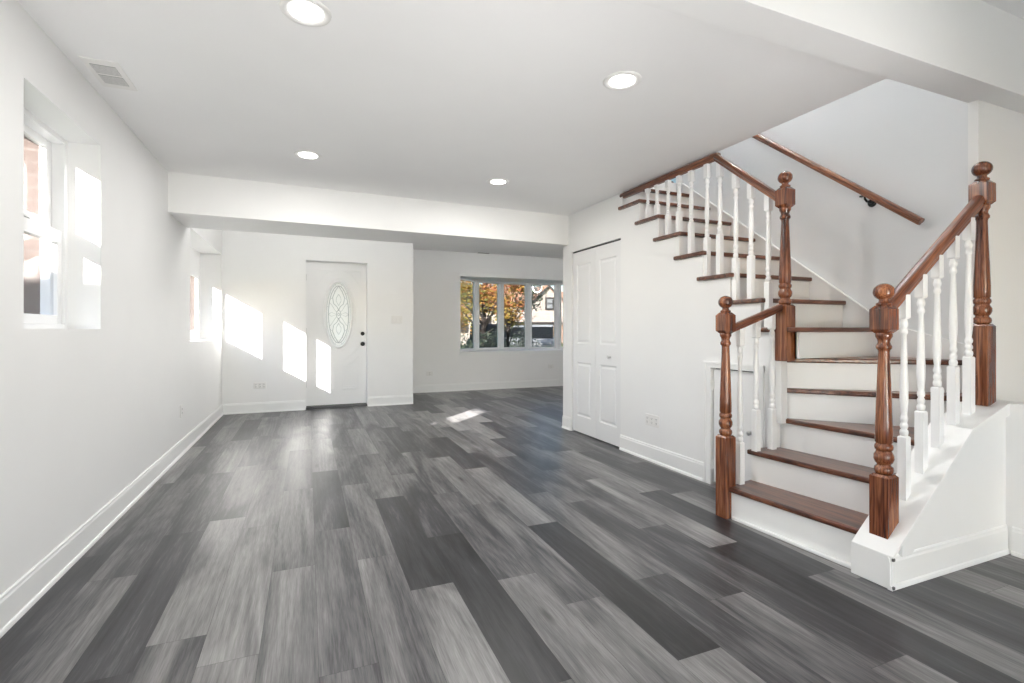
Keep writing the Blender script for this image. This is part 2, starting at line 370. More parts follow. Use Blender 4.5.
FW = (5.70, 7.60, 1.02, 2.15)      # far window opening
struct(holes_wall(MB(), -4.2, YW+.2, 0, 2.90, [NW, FW], -1.32, XL), 'wall_left', M['wall'], 'long white left wall with two deep window openings')
struct(holes_wall(MB(), -4.2, YB+.6, -.3, 3.1, [(2.65, 3.435, 1.13, 2.20), (5.70, 7.60, 1.02, 2.15)], -1.46, -1.32), 'wall_exterior', M['brick'], 'pale pink brick outside face of the left wall')
# far wall with the front door
DX0, DX1, DZ = -.03, .825, 2.145
struct(holes_wall(MB(), -1.22, 1.50, 0, 2.75, [(DX0, DX1, 0, DZ)], YW, YW+.30, 'y'), 'wall_far', M['wall'], 'white wall around the front door')
struct(MB().box(1.38, 1.50, YW+.30, YB, 0, 2.75), 'wall_return', M['wall'], 'white return wall between the entry and the bow window room')
BX0, BX1, BZ0, BZ1 = 2.62, 5.51, .70, 2.18
struct(holes_wall(MB(), 1.38, 6.0, 0, 2.75, [(BX0, BX1, BZ0, BZ1)], YB, YB+.18, 'y'), 'wall_back', M['wall'], 'grey-shaded white wall with the bow window')
struct(MB().box(5.9, 6.0, 5.0, YB, 0, 2.75), 'wall_front_room', M['wall'], 'white side wall of the bow window room')
struct(MB().box(2.86, 6.0, 5.03, 5.13, 0, 2.75), 'wall_behind_stairs', M['wall'], 'white wall closing off the back of the stairs')
# living room ceiling, beams and other ceilings
struct(MB().prism([(XL-.1, 1.54), (2.785, 1.54), (2.785, 5.0), (XL-.1, 4.87)], 2.45, 2.66), 'ceiling', M['ceil'], 'flat white living room ceiling')
struct(MB().prism([(XL-.12, 4.86), (2.76, 5.0), (6.0, 5.13), (6.0, 5.72), (2.76, 5.61), (XL-.12, 5.54)], 2.115, 2.66), 'trim_1', M['wall'], 'wide white dropped beam across the room before the front door')
struct(MB().box(XL-.12, 6.0, 5.54, YB+.1, 2.60, 2.72), 'ceiling_front', M['ceil'], 'white ceiling of the entry and bow window room')
struct(MB().box(XL-.12, 6.0, 1.38, 1.54, 2.371, 3.0), 'trim_2', M['wall'], 'white dropped beam running over the stair wall, top right')
struct(MB().box(XL-.12, 6.0, -4.2, 1.38, 2.77, 2.9), 'ceiling_near', M['ceil'], 'white ceiling nearest the camera, top right corner')
# right wall next to the stair and back wall behind the camera
struct(MB().box(XR, 6.0, 1.495, 1.54, 0, 2.37), 'wall_right', M['wall'], 'white wall behind the tall right newel')
struct(MB().box(XR, XR+.12, 1.16, 1.494, 0, .765), 'wall_right_low', M['wall'], 'low white wall stub at the right end of the knee wall')
struct(MB().box(5.9, 6.0, -4.2, 1.38, 0, 2.9), 'wall_near_right', M['wall'], 'white side wall of the room behind the camera')
struct(holes_wall(MB(), XL-.12, 6.0, 0, 2.9, [(-.4, 2.4, 0, 2.1)], -4.32, -4.2, 'y'), 'wall_rear', M['wall'], 'white wall behind the camera with a wide opening added for daylight')  # opening behind the camera made up to let daylight in
# stair side wall: stepped along its top
RISE, RUN, Y7 = .1928, .2585, 2.362
def ny(k): return Y7+(k-7)*RUN
pts = [(2.29, 0), (5.13, 0), (5.13, 2.45), (ny(13)+.03, 2.45)]
for k in range(12, 5, -1):
    zt = RISE*k-.032
    pts += [(ny(k+1)+.03, zt), (max(ny(k)+.03, 2.29), zt)]
pts = [p for i, p in enumerate(pts) if i == 0 or p != pts[i-1]]
# split into columns so the door openings can be cut
DO = (3.974, 4.926, 0, 2.02); UO = (2.42, 2.82, 0, .862)
mb = MB()
def top_at(y):
    if y >= ny(13)+.03-1e-6: return 2.45
    for k in range(12, 6, -1):
        if y >= ny(k)+.03-1e-6: return RISE*k-.032
    return RISE*6-.032
ys = sorted({2.29, 5.13, DO[0], DO[1], UO[0], UO[1], *[ny(k)+.03 for k in range(7, 14)]})
outline = []
poly = [(2.29, 0), (UO[0], 0), (UO[0], UO[3]), (UO[1], UO[3]), (UO[1], 0), (DO[0], 0), (DO[0], DO[3]), (DO[1], DO[3]), (DO[1], 0), (5.13, 0), (5.13, 2.45)]
poly += [(ny(13)+.03, 2.45)]
for k in range(12, 6, -1): poly += [(ny(k+1)+.03, RISE*k-.032), (ny(k)+.03, RISE*k-.032)]
poly += [(ny(7)+.03, RISE*6-.032), (2.29, RISE*6-.032)]
mb.prism(poly, XC, XC+.1, 'x')
struct(mb, 'wall_stair_side', M['wall'], 'white wall under the stairs with the bifold closet door')
struct(MB().box(XC-.004, XC+.045, 2.235, 2.292, .55, 1.125), 'trim_3', M['trim'], 'narrow white corner post under the middle newel')
# stairwell
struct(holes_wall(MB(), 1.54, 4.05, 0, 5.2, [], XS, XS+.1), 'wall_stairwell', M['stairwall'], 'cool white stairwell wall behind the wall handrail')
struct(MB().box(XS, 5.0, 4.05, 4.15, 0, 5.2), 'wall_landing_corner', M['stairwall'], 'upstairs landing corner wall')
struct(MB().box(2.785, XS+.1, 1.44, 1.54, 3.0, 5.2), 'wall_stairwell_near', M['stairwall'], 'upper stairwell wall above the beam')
struct(MB().box(2.68, 2.785, 1.54, 7.2, 2.66, 5.2), 'wall_stairwell_left', M['stairwall'], 'upper stairwell wall above the living room')
struct(MB().box(2.786, 5.2, 4.17, 7.2, 2.45, 2.69), 'floor_landing', M['ceil'], 'upstairs landing slab')
struct(MB().box(2.68, 5.2, 1.44, 7.3, 5.2, 5.3), 'ceiling_upstairs', M['ceil'], 'upstairs ceiling')
struct(MB().box(5.1, 5.2, 4.1, 7.2, 2.69, 5.2), 'wall_landing_right', M['teal'], 'pale blue upstairs landing wall')
struct(holes_wall(MB(), 2.68, 5.2, 2.69, 5.2, [(3.1, 4.6, 3.4, 4.8)], 7.2, 7.3, 'y'), 'wall_landing_far', M['teal'], 'pale blue upstairs wall with a window opening')

# ------------------------------------------------------------------ baseboards
BB = [(0, 0), (.019, 0), (.019, .008), (.016, .018), (.010, .022), (.010, .118), (.007, .127), (.0065, .136), (.003, .142), (0, .142)]
def base(name, p0, p1, out, label):
    return struct(MB().sweep(BB, p0, p1, out), name, M['trim'], label)
base('baseboard_left', (XL, -4.2), (XL, YW), (1, 0), 'white baseboard along the left wall')
base('baseboard_far', (XL, YW), (DX0-.005, YW), (0, -1), 'white baseboard left of the front door')
base('baseboard_entry', (DX1+.005, YW), (1.50, YW), (0, -1), 'white baseboard right of the front door')
base('baseboard_back', (1.50, YB), (5.9, YB), (0, -1), 'white baseboard below the bow window')
base('baseboard_stair', (XC, 2.895), (XC, DO[0]), (-1, 0), 'white baseboard between the closet door and the under-stair door')
base('baseboard_closet', (XC, DO[1]+.0), (XC, 5.13), (-1, 0), 'short white baseboard left of the closet door')
base('baseboard_right', (XR, 1.16), (XR, 1.356), (-1, 0), 'white baseboard on the right wall')

# ------------------------------------------------------------------ stair knee wall at the front
CY0, CY1 = 1.375, 1.54
cz = lambda x: (.145+(x-2.365)*.84) if x < 2.975 else (.6574+(x-2.975)*.33)
mb = MB()
mb.prism([(2.375, 0), (XR, 0), (XR, cz(XR)-.012), (2.975, cz(2.975)-.012), (2.375, cz(2.375)-.012)], CY0+.008, CY1-.004, 'y')
kw = struct(mb, 'wall_stair_front', M['trim'], 'low white sloping knee wall below the right balusters')
mb = MB().box(2.36, 2.385, CY0-.008, CY1+.006, 0, .135)
mb.prism([(2.36, .132), (2.975, cz(2.975)-.013), (XR, cz(XR)-.013), (XR, cz(XR)+.004), (2.973, cz(2.973)+.004), (2.36, .148)], CY0-.012, CY1+.004, 'y')
struct(mb, 'trim_4', M['trim'], 'white sloping cap board on the knee wall', bevel=.003)
mb = MB()
mb.prism([(2.43, cz(2.43)-.013), (2.975, cz(2.975)-.013), (XR, cz(XR)-.013), (XR, cz(XR)-.062), (2.99, cz(2.99)-.062), (2.50, .135), (2.43, .135)], CY0-.009, CY0+.008, 'y')
struct(mb, 'trim_5', M['trim'], 'white sloping trim band on the face of the knee wall', bevel=.002)
base('baseboard_stair_front', (2.356, CY0+.008), (XR, CY0+.008), (0, -1), 'white baseboard along the knee wall')
mb = MB()
for z in (.004, .128): mb.box(2.357, 2.371, CY0-.016, CY0-.006, z, z+.014)
mb.build('paint_chip', M['slot'], None, .003, label='small dark paint chips on the knee wall corner', cat='paint chip', kind='stuff')

# ------------------------------------------------------------------ staircase
st = empty('staircase', (2.8, 2.0, 0), label='white staircase with dark oak treads turning up behind the newels', cat='staircase')
def spart(mb, name, m, bevel=0, **k):
    o = mb.build(name, m, None, bevel, **k); o.parent = st; o.matrix_parent_inverse = Matrix.Translation((-2.8, -2.0, 0)); return o
TH = .03
NOS = {1: ((2.342, 2.275), (2.415, 1.541)), 2: ((2.565, 2.33), (2.650, 1.541)), 3: ((2.79, 2.29), (2.855, 1.541)), 4: ((2.80, 2.245), (3.392, 1.541)), 5: ((2.80, 2.235), (3.577, 1.62))}
def tread_poly(k, pts, m):
    z = RISE*k; return spart(MB().prism(pts, z-TH, z), 'tread', m, .008)
def offset(p, q, d):
    v = Vector((q[0]-p[0], q[1]-p[1])).normalized(); n = Vector((-v.y, v.x)); n = n if n.x > 0 else -n
    return (p[0]+n.x*d, p[1]+n.y*d), (q[0]+n.x*d, q[1]+n.y*d)
t1 = NOS[1]; t2 = NOS[2]; t3 = NOS[3]; t4 = NOS[4]; t5 = NOS[5]
tread_poly(1, [t1[0], (2.62, 2.335), (t2[1][0]+.06, 1.541), t1[1]], M['tread_y'])
tread_poly(2, [t2[0], (2.83, 2.33), (t3[1][0]+.06, 1.541), t2[1]], M['tread_y'])
tread_poly(3, [t3[0], (2.86, 2.29), (t4[1][0]+.06, 1.60), (t4[1][0]+.06, 1.541), t3[1]], M['tread_y'])
tread_poly(4, [t4[0], (2.87, 2.29), (3.577, 1.72), (3.577, 1.541), t4[1]], M['tread_y'])
tread_poly(5, [t5[0], (2.80, 2.29), (3.577, 2.29), t5[1]], M['tread_y'])
for k in range(6, 14):
    y0 = ny(k) if k > 6 else 2.12
    x0 = 2.735 if k < 13 else 2.79
    tread_poly(k, [(x0, y0), (3.562, y0), (3.562, ny(k+1)+.075), (x0, ny(k+1)+.075)], M['tread_x'])
spart(MB().box(2.787, 3.562, ny(14), ny(14)+.1, RISE*14-.02, RISE*14+.006), 'tread', M['tread_x'], .006)
# risers
def riser(k, p, q, d=.022):
    a, b_ = offset(p, q, d); c, e = offset(p, q, d+.018); z = RISE*k-TH
    return spart(MB().prism([a, c, e, b_], z-(RISE-TH)-.001*(k > 1), z+.001), 'riser', M['riser'])
riser(1, (t1[0][0], t1[0][1]), (t1[1][0]-.012, 1.541)); riser(2, (t2[0][0]+.0, 2.31), t2[1]); riser(3, (t3[0][0], 2.285), t3[1])
riser(4, t4[0], t4[1]); riser(5, t5[0], t5[1])
spart(MB().box(2.795, 3.562, 2.142, 2.16, RISE*5, RISE*6-TH), 'riser', M['riser'])
for k in range(7, 15):
    x0 = 2.758 if k < 13 else 2.80
    spart(MB().box(x0, 3.562, ny(k)+.028, ny(k)+.046, RISE*(k-1), RISE*k-(TH if k < 14 else .02)), 'riser', M['riser'])
# open side under the first two treads
spart(MB().prism([(2.375, 0), (2.765, 0), (2.765, RISE*2-TH), (2.59, RISE*2-TH), (2.59, RISE-TH), (2.375, RISE-TH)], 2.285, 2.305, 'y'), 'side_panel', M['riser'])
# shoe mould at the first riser
spart(MB().prism([(2.352, 2.25), (2.366, 2.25), (2.421, 1.541), (2.388, 1.541)], 0, .02), 'shoe_mould', M['trim'], .006)
# skirt board on the stairwell wall
sl = RISE/RUN
pz = lambda y: RISE*7+(y-Y7)*sl
sk_pts = [(1.545, .75), (1.545, 1.02), (2.10, pz(2.1)+.03), (4.04, pz(4.04)+.045), (4.04, pz(4.04)-.3), (2.1, pz(2.1)-.35)]
spart(MB().prism(sk_pts, 3.562, 3.582, 'x'), 'skirt_board', M['trim'], .004)
spart(MB().prism([(2.1, pz(2.1)+.02), (2.1, pz(2.1)+.038), (4.04, pz(4.04)+.053), (4.04, pz(4.04)+.035)], 3.550, 3.575, 'x'), 'skirt_mould', M['trim'], .003)
# dark closed underside so no light leaks under the flight
spart(MB().prism([(2.40, .9), (4.2, 2.30), (4.2, 2.22), (2.40, .80)], 2.87, 3.56, 'x'), 'soffit', M['riser'])

# ------------------------------------------------------------------ railings
NWD = .0405
def newel(parent, x, y, z0, zb, m=None, tall=1.0):
    m = m or M['oak_z']; h = NWD; mb = MB()
    mb.square([(0, h-.003), (.004, h), (zb-z0-.012, h), (zb-z0, h-.010)])
    b0 = zb-z0; K = tall
    prof = [(0, .028), (.006, .036), (.018, .0385), (.03, .036), (.036, .029), (.042, .027), (.05, .034), (.066, .040), (.082, .0395), (.096, .032), (.102, .030), (.108, .035), (.118, .0375), (.128, .035), (.134, .030),
            (.14, .0345), (.20, .0345), (.30, .031), (.42, .0265), (.50, .0235), (.535, .0225), (.545, .024), (.552, .030), (.562, .031), (.57, .027), (.580, .0235), (.592, .026), (.604, .033), (.614, .034), (.622, .030)]
    mb.loft([(b0+z*K, r) for z, r in prof], 28)
    c0 = b0+.618*K
    mb.square([(c0, h-.016), (c0+.018, h), (c0+.112, h), (c0+.130, h-.016)])
    c1 = c0+.128
    mb.loft([(c1, .027), (c1+.006, .031), (c1+.012, .030), (c1+.016, .022), (c1+.024, .019), (c1+.03, .021)], 28)
    o = mb.build('newel_post', m, parent, .0015, loc=(x, y, z0))
    c2 = c1+.064; r = .0425
    f = MB().loft([(r*1.0*math.sin(a)*.93, max(.004, r*math.cos(a))) for a in [(-80+10*i)*PI/180 for i in range(17)]], 28).build('ball_finial', m, o, loc=(0, 0, c2))
    return c0+z0
def baluster(parent, x, y, z0, z1, hb=None):
    L = z1-z0; w = .0185; mb = MB()
    hb = hb or min(.30, L*.38); ht = min(.115, L*.14)
    mb.square([(0, w), (hb-.006, w), (hb, w-.004)])
    body = L-hb-ht
    p = [(0, .012), (.004, .016), (.018, .0175), (.028, .016), (.032, .011), (.040, .0155), (.050, .0165), (.058, .0145), (.064, .0105), (.072, .015), (.084, .0165), (.094, .0135), (.10, .0115), (.12, .014), (.17, .0172), (.24, .0168), (.34, .0135), (1, .0105)]
    s = max(.6, min(1, body/.45))
    rings = []
    for z, r in p[:-1]: rings.append((hb+z*s, r))
    zt = hb+body
    rings += [(zt-.075*s, .0105), (zt-.07*s, .0145), (zt-.058*s, .0155), (zt-.05*s, .012), (zt-.04*s, .0115), (zt-.034*s, .0155), (zt-.02*s, .0165), (zt-.008*s, .013), (zt, .012)]
    rings = sorted(rings)
    mb.loft(rings, 16)
    mb.square([(zt, w-.005), (zt+.008, w), (L, w)])
    return mb.build('baluster', M['baluster'], parent, loc=(x, y, z0))
def rail(parent, p, q, w=.056, h=.058, name='handrail', m=None, bevel=.012):
    """moulded rail between two points, built along local x"""
    p = Vector(p); q = Vector(q); L = (q-p).length; a, b_ = w/2, h/2
    prof = [(-a*.62, -b_), (a*.62, -b_), (a*.66, -b_*.45), (a, -b_*.1), (a, b_*.45), (a*.72, b_*.88), (a*.3, b_), (-a*.3, b_), (-a*.72, b_*.88), (-a, b_*.45), (-a, -b_*.1), (-a*.66, -b_*.45)]
    o = MB().prism(prof, 0, L, 'x').build(name, m or M['oak_x'], parent, .003)
    x = (q-p).normalized(); up = Vector((0, 0, 1)); yv = up.cross(x).normalized(); zv = x.cross(yv)
    o.matrix_local = Matrix.Translation(p) @ Matrix((x, yv, zv)).transposed().to_4x4()
    return o
# right railing on the knee wall
r1 = empty('stair_railing', (0, 0, 0), label='right stair railing on the white knee wall with five white balusters', cat='railing')
newel(r1, 2.457, 1.458, .175, .478, tall=1.045)
newel(r1, 3.262, 1.458, .748, 1.172, tall=1.0)
ra, rb = (2.478, 1.458, 1.235), (3.262, 1.458, 1.835)
rail(r1, ra, rb)
rs = (rb[2]-ra[2])/(rb[0]-ra[0])
for x in (2.606, 2.738, 2.869, 3.004, 3.140):
    baluster(r1, x, 1.458, cz(x)-.008, ra[2]+(x-ra[0])*rs-.026, .30)
# left lower railing
r2 = empty('stair_railing', (0, 0, 0), label='short lower left stair railing with the floor-standing newel', cat='railing')
newel(r2, 2.36, 2.30, 0, .50, tall=1.0)
la, lb = (2.39, 2.292, 1.145), (2.735, 2.222, 1.282)
rail(r2, la, lb, .045, .046)
for x, y, k in ((2.462, 2.285, 1), (2.590, 2.280, 2), (2.722, 2.275, 2)):
    baluster(r2, x, y, RISE*k-.002, la[2]+(x-la[0])*(lb[2]-la[2])/(lb[0]-la[0])-.02, .26)
# upper railing
r3 = empty('stair_railing', (0, 0, 0), label='upper stair railing rising from the middle newel to the ceiling', cat='railing')
newel(r3, 2.772, 2.222, .945, 1.30, tall=.98)
ua, ub = (2.778, 2.25, 1.965), (2.778, 2.80, 2.415)
rail(r3, ua, ub, .05, .05)
rail(r3, (2.778, 2.775, 2.416), (2.778, 3.985, 2.416), .05, .052)
for y, k in ((2.355, 6), (2.492, 7), (2.622, 7), (2.768, 8), (2.893, 8), (3.06, 9), (3.197, 10), (3.33, 10), (3.472, 11), (3.598, 11)):
    zt = min(ua[2]+(y-ua[1])*(ub[2]-ua[2])/(ub[1]-ua[1])-.02, 2.395)
    baluster(r3, 2.785, y, RISE*k-.002, zt)
# wall handrail with brackets
hr = empty('wall_handrail', (3.50, 1.862, 1.808), label='brown wall-mounted handrail with a black bracket on the stairwell wall', cat='handrail')
hs = (2.785-1.808)/(3.098-1.874)
o = rail(hr, (0, 0, 0), (0, 2.1, 2.1*hs), .045, .045, 'rail')
for y in (.335, 1.6):
    z = y*hs
    mb = MB().tube([(0, y, z-.02), (.0, y, z-.045), (.02, y, z-.06), (.055, y, z-.062), (.078, y, z-.062)], .007, 10)
    mb.loft([(0, .03), (.006, .03), (.010, .024)], 20, M4=Matrix.Translation((.081, y, z-.062)) @ Matrix.Rotation(-PI/2, 4, 'Y'))
    mb.box(-.012, .012, y-.03, y+.03, z-.028, z-.018)
    mb.build('bracket', M['black'], hr, label='black metal bracket')

# ------------------------------------------------------------------ front door
fd = empty('door_1', (DX0, YW+.15, 0), label='white front door with oval leaded glass and black hardware', cat='door', kind='structure')
DW = DX1-DX0
def door_slab():
    bm = bmesh.new(); x0, x1, z0, z1 = .006, DW-.006, .035, DZ-.006; cx, czz, a, b_ = .452, 1.372, .178, .478; n = 64
    def ring(y, f):
        out = []
        for i in range(n):
            t = 2*PI*i/n+PI/4
            out.append(bm.verts.new((*f(t, y),)))
        return out
    def oval(t, y): return (cx+a*math.cos(t), y, czz+b_*math.sin(t))
    def rect(t, y):
        c, s = math.cos(t), math.sin(t); dx = (x1-cx if c > 0 else cx-x0); dz = (z1-czz if s > 0 else czz-z0)
        # square-map so corners fall on the diagonals
        m = max(abs(c), abs(s)); u, v = c/m, s/m
        return (cx+dx*u, y, czz+dz*v)
    rr = [ring(y, f) for y, f in ((0, oval), (0, rect), (.042, rect), (.042, oval))]
    for q in range(4):
        A, B = rr[q], rr[(q+1) % 4]
        for i in range(n): bm.faces.new((A[i], A[(i+1) % n], B[(i+1) % n], B[i]))
    s = MB(); s.b.free(); s.b = bm; return s
slab = door_slab().build('door_slab', M['door'], fd)
def oval_ring(cx, czz, a, b_, wd, dep, y, nm, m, par):
    mb = MB(); n = 72; prof = [(-wd/2, 0), (-wd/2, dep*.5), (-wd*.2, dep), (wd*.2, dep), (wd/2, dep*.5), (wd/2, 0)]; R = []
    for i in range(n):
        t = 2*PI*i/n
        R.append([mb.b.verts.new((cx+(a+p)*math.cos(t), y-d, czz+(b_+p)*math.sin(t))) for p, d in prof])
    for i in range(n):
        for j in range(len(prof)): 
            f = mb.b.faces.new((R[i][j], R[i][(j+1) % 6], R[(i+1) % n][(j+1) % 6], R[(i+1) % n][j])); f.smooth = True
    return mb.build(nm, m, par)
oval_ring(.452, 1.372, .19, .49, .036, .016, .0, 'oval_frame', M['door'], fd)
oval_ring(.452, 1.372, .235, .54, .010, .005, .0, 'panel_moulding', M['door'], fd)
mb = MB(); n = 64
mb.loft([(0, 1), (.006, 1)], n, M4=Matrix.Translation((.452, .012, 1.372)) @ Matrix.Diagonal((.184, 1, .484, 1)) @ Matrix.Rotation(-PI/2, 4, 'X'))
gl = mb.build('oval_glass', M['frost'], fd, label='clear textured oval glass')
# leaded pattern
mb = MB()
def came(pts, r=.0045):
    mb.tube([(.452+x, .010, 1.372+z) for x, z in pts], r, 6)
def el(a, b_, t0=0, t1=2*PI, n=40, cx=0, cz_=0): return [(cx+a*math.cos(t0+(t1-t0)*i/n), cz_+b_*math.sin(t0+(t1-t0)*i/n)) for i in range(n+1)]
came(el(.142, .425)); came(el(.168, .462), .002)
for i in range(12):
    t = 2*PI*i/12+PI/12; came([(.142*math.cos(t), .425*math.sin(t)), (.170*math.cos(t), .464*math.sin(t))], .002)
came(el(.03, .06)); came(el(.012, .02))
for sx in (-1, 1):
    came([(sx*.142, 0), (sx*.10, .03), (sx*.03, 0), (sx*.10, -.03), (sx*.142, 0)], .0028)
    for sz in (-1, 1):
        came([(0, sz*.425), (sx*.05, sz*.34), (sx*.085, sz*.25), (sx*.07, sz*.16), (sx*.02, sz*.11), (0, sz*.06)])
        came([(0, sz*.30), (sx*.03, sz*.25), (sx*.035, sz*.2), (0, sz*.13)], .0028)
        came([(sx*.142*.9, sz*.18), (sx*.09, sz*.13), (sx*.05, sz*.06), (sx*.02, sz*.03)], .0028)
        came([(sx*.085, sz*.25), (sx*.12, sz*.22)], .002); came([(sx*.05, sz*.34), (sx*.075, sz*.36)], .002)
mb.build('leading', M['came'], gl, label='grey leading lines')
# raised lower panels
mb = MB()
def ribbon(pts, w=.013, d=.011, close=True):
    pts = pts+[pts[0]] if close else pts
    for (x0, z0), (x1, z1) in zip(pts, pts[1:]):
        v = Vector((x1-x0, z1-z0)); L = v.length
        if L < 1e-5: continue
        v /= L; nrm = Vector((-v.y, v.x))*w/2; e = v*w*.35
        q = [(x0-e.x+nrm.x, z0-e.y+nrm.y), (x1+e.x+nrm.x, z1+e.y+nrm.y), (x1+e.x-nrm.x, z1+e.y-nrm.y), (x0-e.x-nrm.x, z0-e.y-nrm.y)]
        mb.prism(q, -d, .001, 'y')
for s in (-1, 1):
    arc = [(.452+s*(.055+.23*i/8), .60+.14*(i/8)**1.6) for i in range(9)]
    ribbon([(.452+s*.055, .26)]+arc+[(.452+s*.285, .26)])
    inner = [(.452+s*(.085+.17*i/8), .57+.10*(i/8)**1.6) for i in range(9)]
    ribbon([(.452+s*.085, .30)]+inner+[(.452+s*.255, .30)], .009, .008)
    up = [(.452+s*(.06+.24*i/8), .70+.22*(i/8)**1.7) for i in range(9)]
    ribbon(up, .011, .009, False)
    tp = [(.452+s*(.08+.24*i/8), 2.02-.25*(i/8)**1.8) for i in range(9)]
    ribbon(tp+[(.452+s*.32, 2.03)], .011, .009)
mb.build('panel_moulding', M['door'], fd, .002)
def knobset(par, x, z, r, name, mat_, reach):
    M4 = Matrix.Translation((x, 0, z)) @ Matrix.Rotation(PI/2, 4, 'X')
    return MB().loft([(0, r), (.008, r), (.012, r*.8), (.014, r*.4), (reach*.55, r*.4), (reach*.65, r*.8), (reach*.85, r*.9), (reach, r*.6)], 24, M4=M4).build(name, mat_, par)
k_ = knobset(fd, .795, 1.085, .030, 'deadbolt', M['black'], .028); k_['label'] = 'black deadbolt'
k_ = knobset(fd, .795, .93, .032, 'door_knob', M['black'], .062); k_['label'] = 'black door knob'
for z in (.3, 1.08, 1.86): MB().box(-.002, .012, -.012, .0, z, z+.09).build('hinge', M['nickel'], fd, label='metal hinge')
MB().box(0, DW, -.10, .06, 0, .033).build('threshold', M['slot'], fd, .004, label='dark door threshold')
mb = MB().box(-.002, .006, -.145, .07, .033, DZ).box(DW-.006, DW+.002, -.145, .07, .033, DZ).box(0, DW, -.145, .07, DZ-.006, DZ+.002)
mb.build('door_jamb', M['door'], fd)

# ------------------------------------------------------------------ doors in the stair side wall
def panel_leaf(mb, y0, y1, z0, z1, x0, x1, panels):
    """leaf in the y-z plane, face towards -x at x0, panels sunk then raised"""
    holes = panels
    aa = sorted({y0, y1, *[h[0] for h in holes], *[h[1] for h in holes]}); zz = sorted({z0, z1, *[h[2] for h in holes], *[h[3] for h in holes]})
    def quad(*v): mb.b.faces.new([mb.b.verts.new(p) for p in v])
    for i in range(len(aa)-1):
        for j in range(len(zz)-1):
            if any(h[0]-1e-6 <= aa[i] and aa[i+1] <= h[1]+1e-6 and h[2]-1e-6 <= zz[j] and zz[j+1] <= h[3]+1e-6 for h in holes): continue
            quad((x0, aa[i], zz[j]), (x0, aa[i+1], zz[j]), (x0, aa[i+1], zz[j+1]), (x0, aa[i], zz[j+1]))
    for a, b_, c, d in holes:
        steps = [(0, 0), (.012, .009), (.022, .009), (.040, .002)]
        for (i0, d0), (i1, d1) in zip(steps, steps[1:]):
            A = [(x0+d0, a+i0, c+i0), (x0+d0, b_-i0, c+i0), (x0+d0, b_-i0, d-i0), (x0+d0, a+i0, d-i0)]
            B = [(x0+d1, a+i1, c+i1), (x0+d1, b_-i1, c+i1), (x0+d1, b_-i1, d-i1), (x0+d1, a+i1, d-i1)]
            for k in range(4): quad(A[k], A[(k+1) % 4], B[(k+1) % 4], B[k])
        i, dd = steps[-1]; quad((x0+dd, a+i, c+i), (x0+dd, b_-i, c+i), (x0+dd, b_-i, d-i), (x0+dd, a+i, d-i))
    quad((x1, y0, z0), (x1, y1, z0), (x1, y1, z1), (x1, y0, z1))
    quad((x0, y0, z0), (x1, y0, z0), (x1, y0, z1), (x0, y0, z1)); quad((x0, y1, z0), (x1, y1, z0), (x1, y1, z1), (x0, y1, z1))
    quad((x0, y0, z0), (x1, y0, z0), (x1, y1, z0), (x0, y1, z0)); quad((x0, y0, z1), (x1, y0, z1), (x1, y1, z1), (x0, y1, z1))
    bmesh.ops.remove_doubles(mb.b, verts=mb.b.verts[:], dist=1e-5)
    return mb
cd = empty('door_2', (XC, DO[0], 0), label='white bifold closet door with four raised panels', cat='door', kind='structure')
g = .004; ym = (DO[1]-DO[0])/2; cw = DO[1]-DO[0]
for y0, y1 in ((g, ym-.0015), (ym+.0015, cw-.010)):
    P = [(y0+.085, y1-.085, .19, .785), (y0+.085, y1-.085, .99, 1.865)]
    lf = panel_leaf(MB(), y0, y1, .012, 2.003, .014, .046, P).build('door_leaf', M['door'], cd)
MB().loft([(0, .012), (.004, .012), (.006, .007), (.016, .007), (.022, .015), (.030, .017), (.036, .010)], 20, M4=Matrix.Translation((.014, .198, .872)) @ Matrix.Rotation(-PI/2, 4, 'Y')).build('door_knob', M['nickel'], cd, label='small silver knob')
MB().box(.02, .06, .004, cw-.004, 2.006, 2.019).box(.05, .06, 0, cw, 0, 2.02).build('door_track', M['gap'], cd, label='dark track gap')  # shade above and behind the leaves painted as dark boxes
ud = empty('door_3', (XC, UO[0], 0), label='small white access door under the stairs with white casing', cat='door', kind='structure')
uw = UO[1]-UO[0]
MB().box(.008, .030, .004, uw-.009, .02, UO[3]-.009).build('door_leaf', M['door'], ud, .002)
MB().box(.04, .05, 0, uw, 0, UO[3]).build('door_gap', M['gap'], ud, label='dark gap behind the door')  # shade behind the leaf painted as a dark sheet
mb = MB()
for a, b_ in ((-.062, .0), (uw, uw+.065)):
    mb.box(-.014, 0, a, b_, 0, UO[3]+.04); mb.box(-.019, -.012, (a if a < 0 else b_-.016), (a+.016 if a < 0 else b_), 0, UO[3]+.04)
mb.box(-.0141, 0, -.062, uw+.065, UO[3], UO[3]+.045); mb.box(-.0195, -.012, -.062, uw+.065, UO[3]+.030, UO[3]+.046)
mb.build('door_casing', M['trim'], ud, .002)
for z in (.12, .70): MB().box(-.004, .008, uw-.012, uw-.002, z, z+.06).build('hinge', M['trim'], ud)
MB().loft([(0, .012), (.004, .012), (.006, .007), (.016, .007), (.022, .014), (.030, .016), (.036, .009)], 20, M4=Matrix.Translation((.008, .055, .445)) @ Matrix.Rotation(-PI/2, 4, 'Y')).build('door_knob', M['nickel'], ud, label='small silver knob')

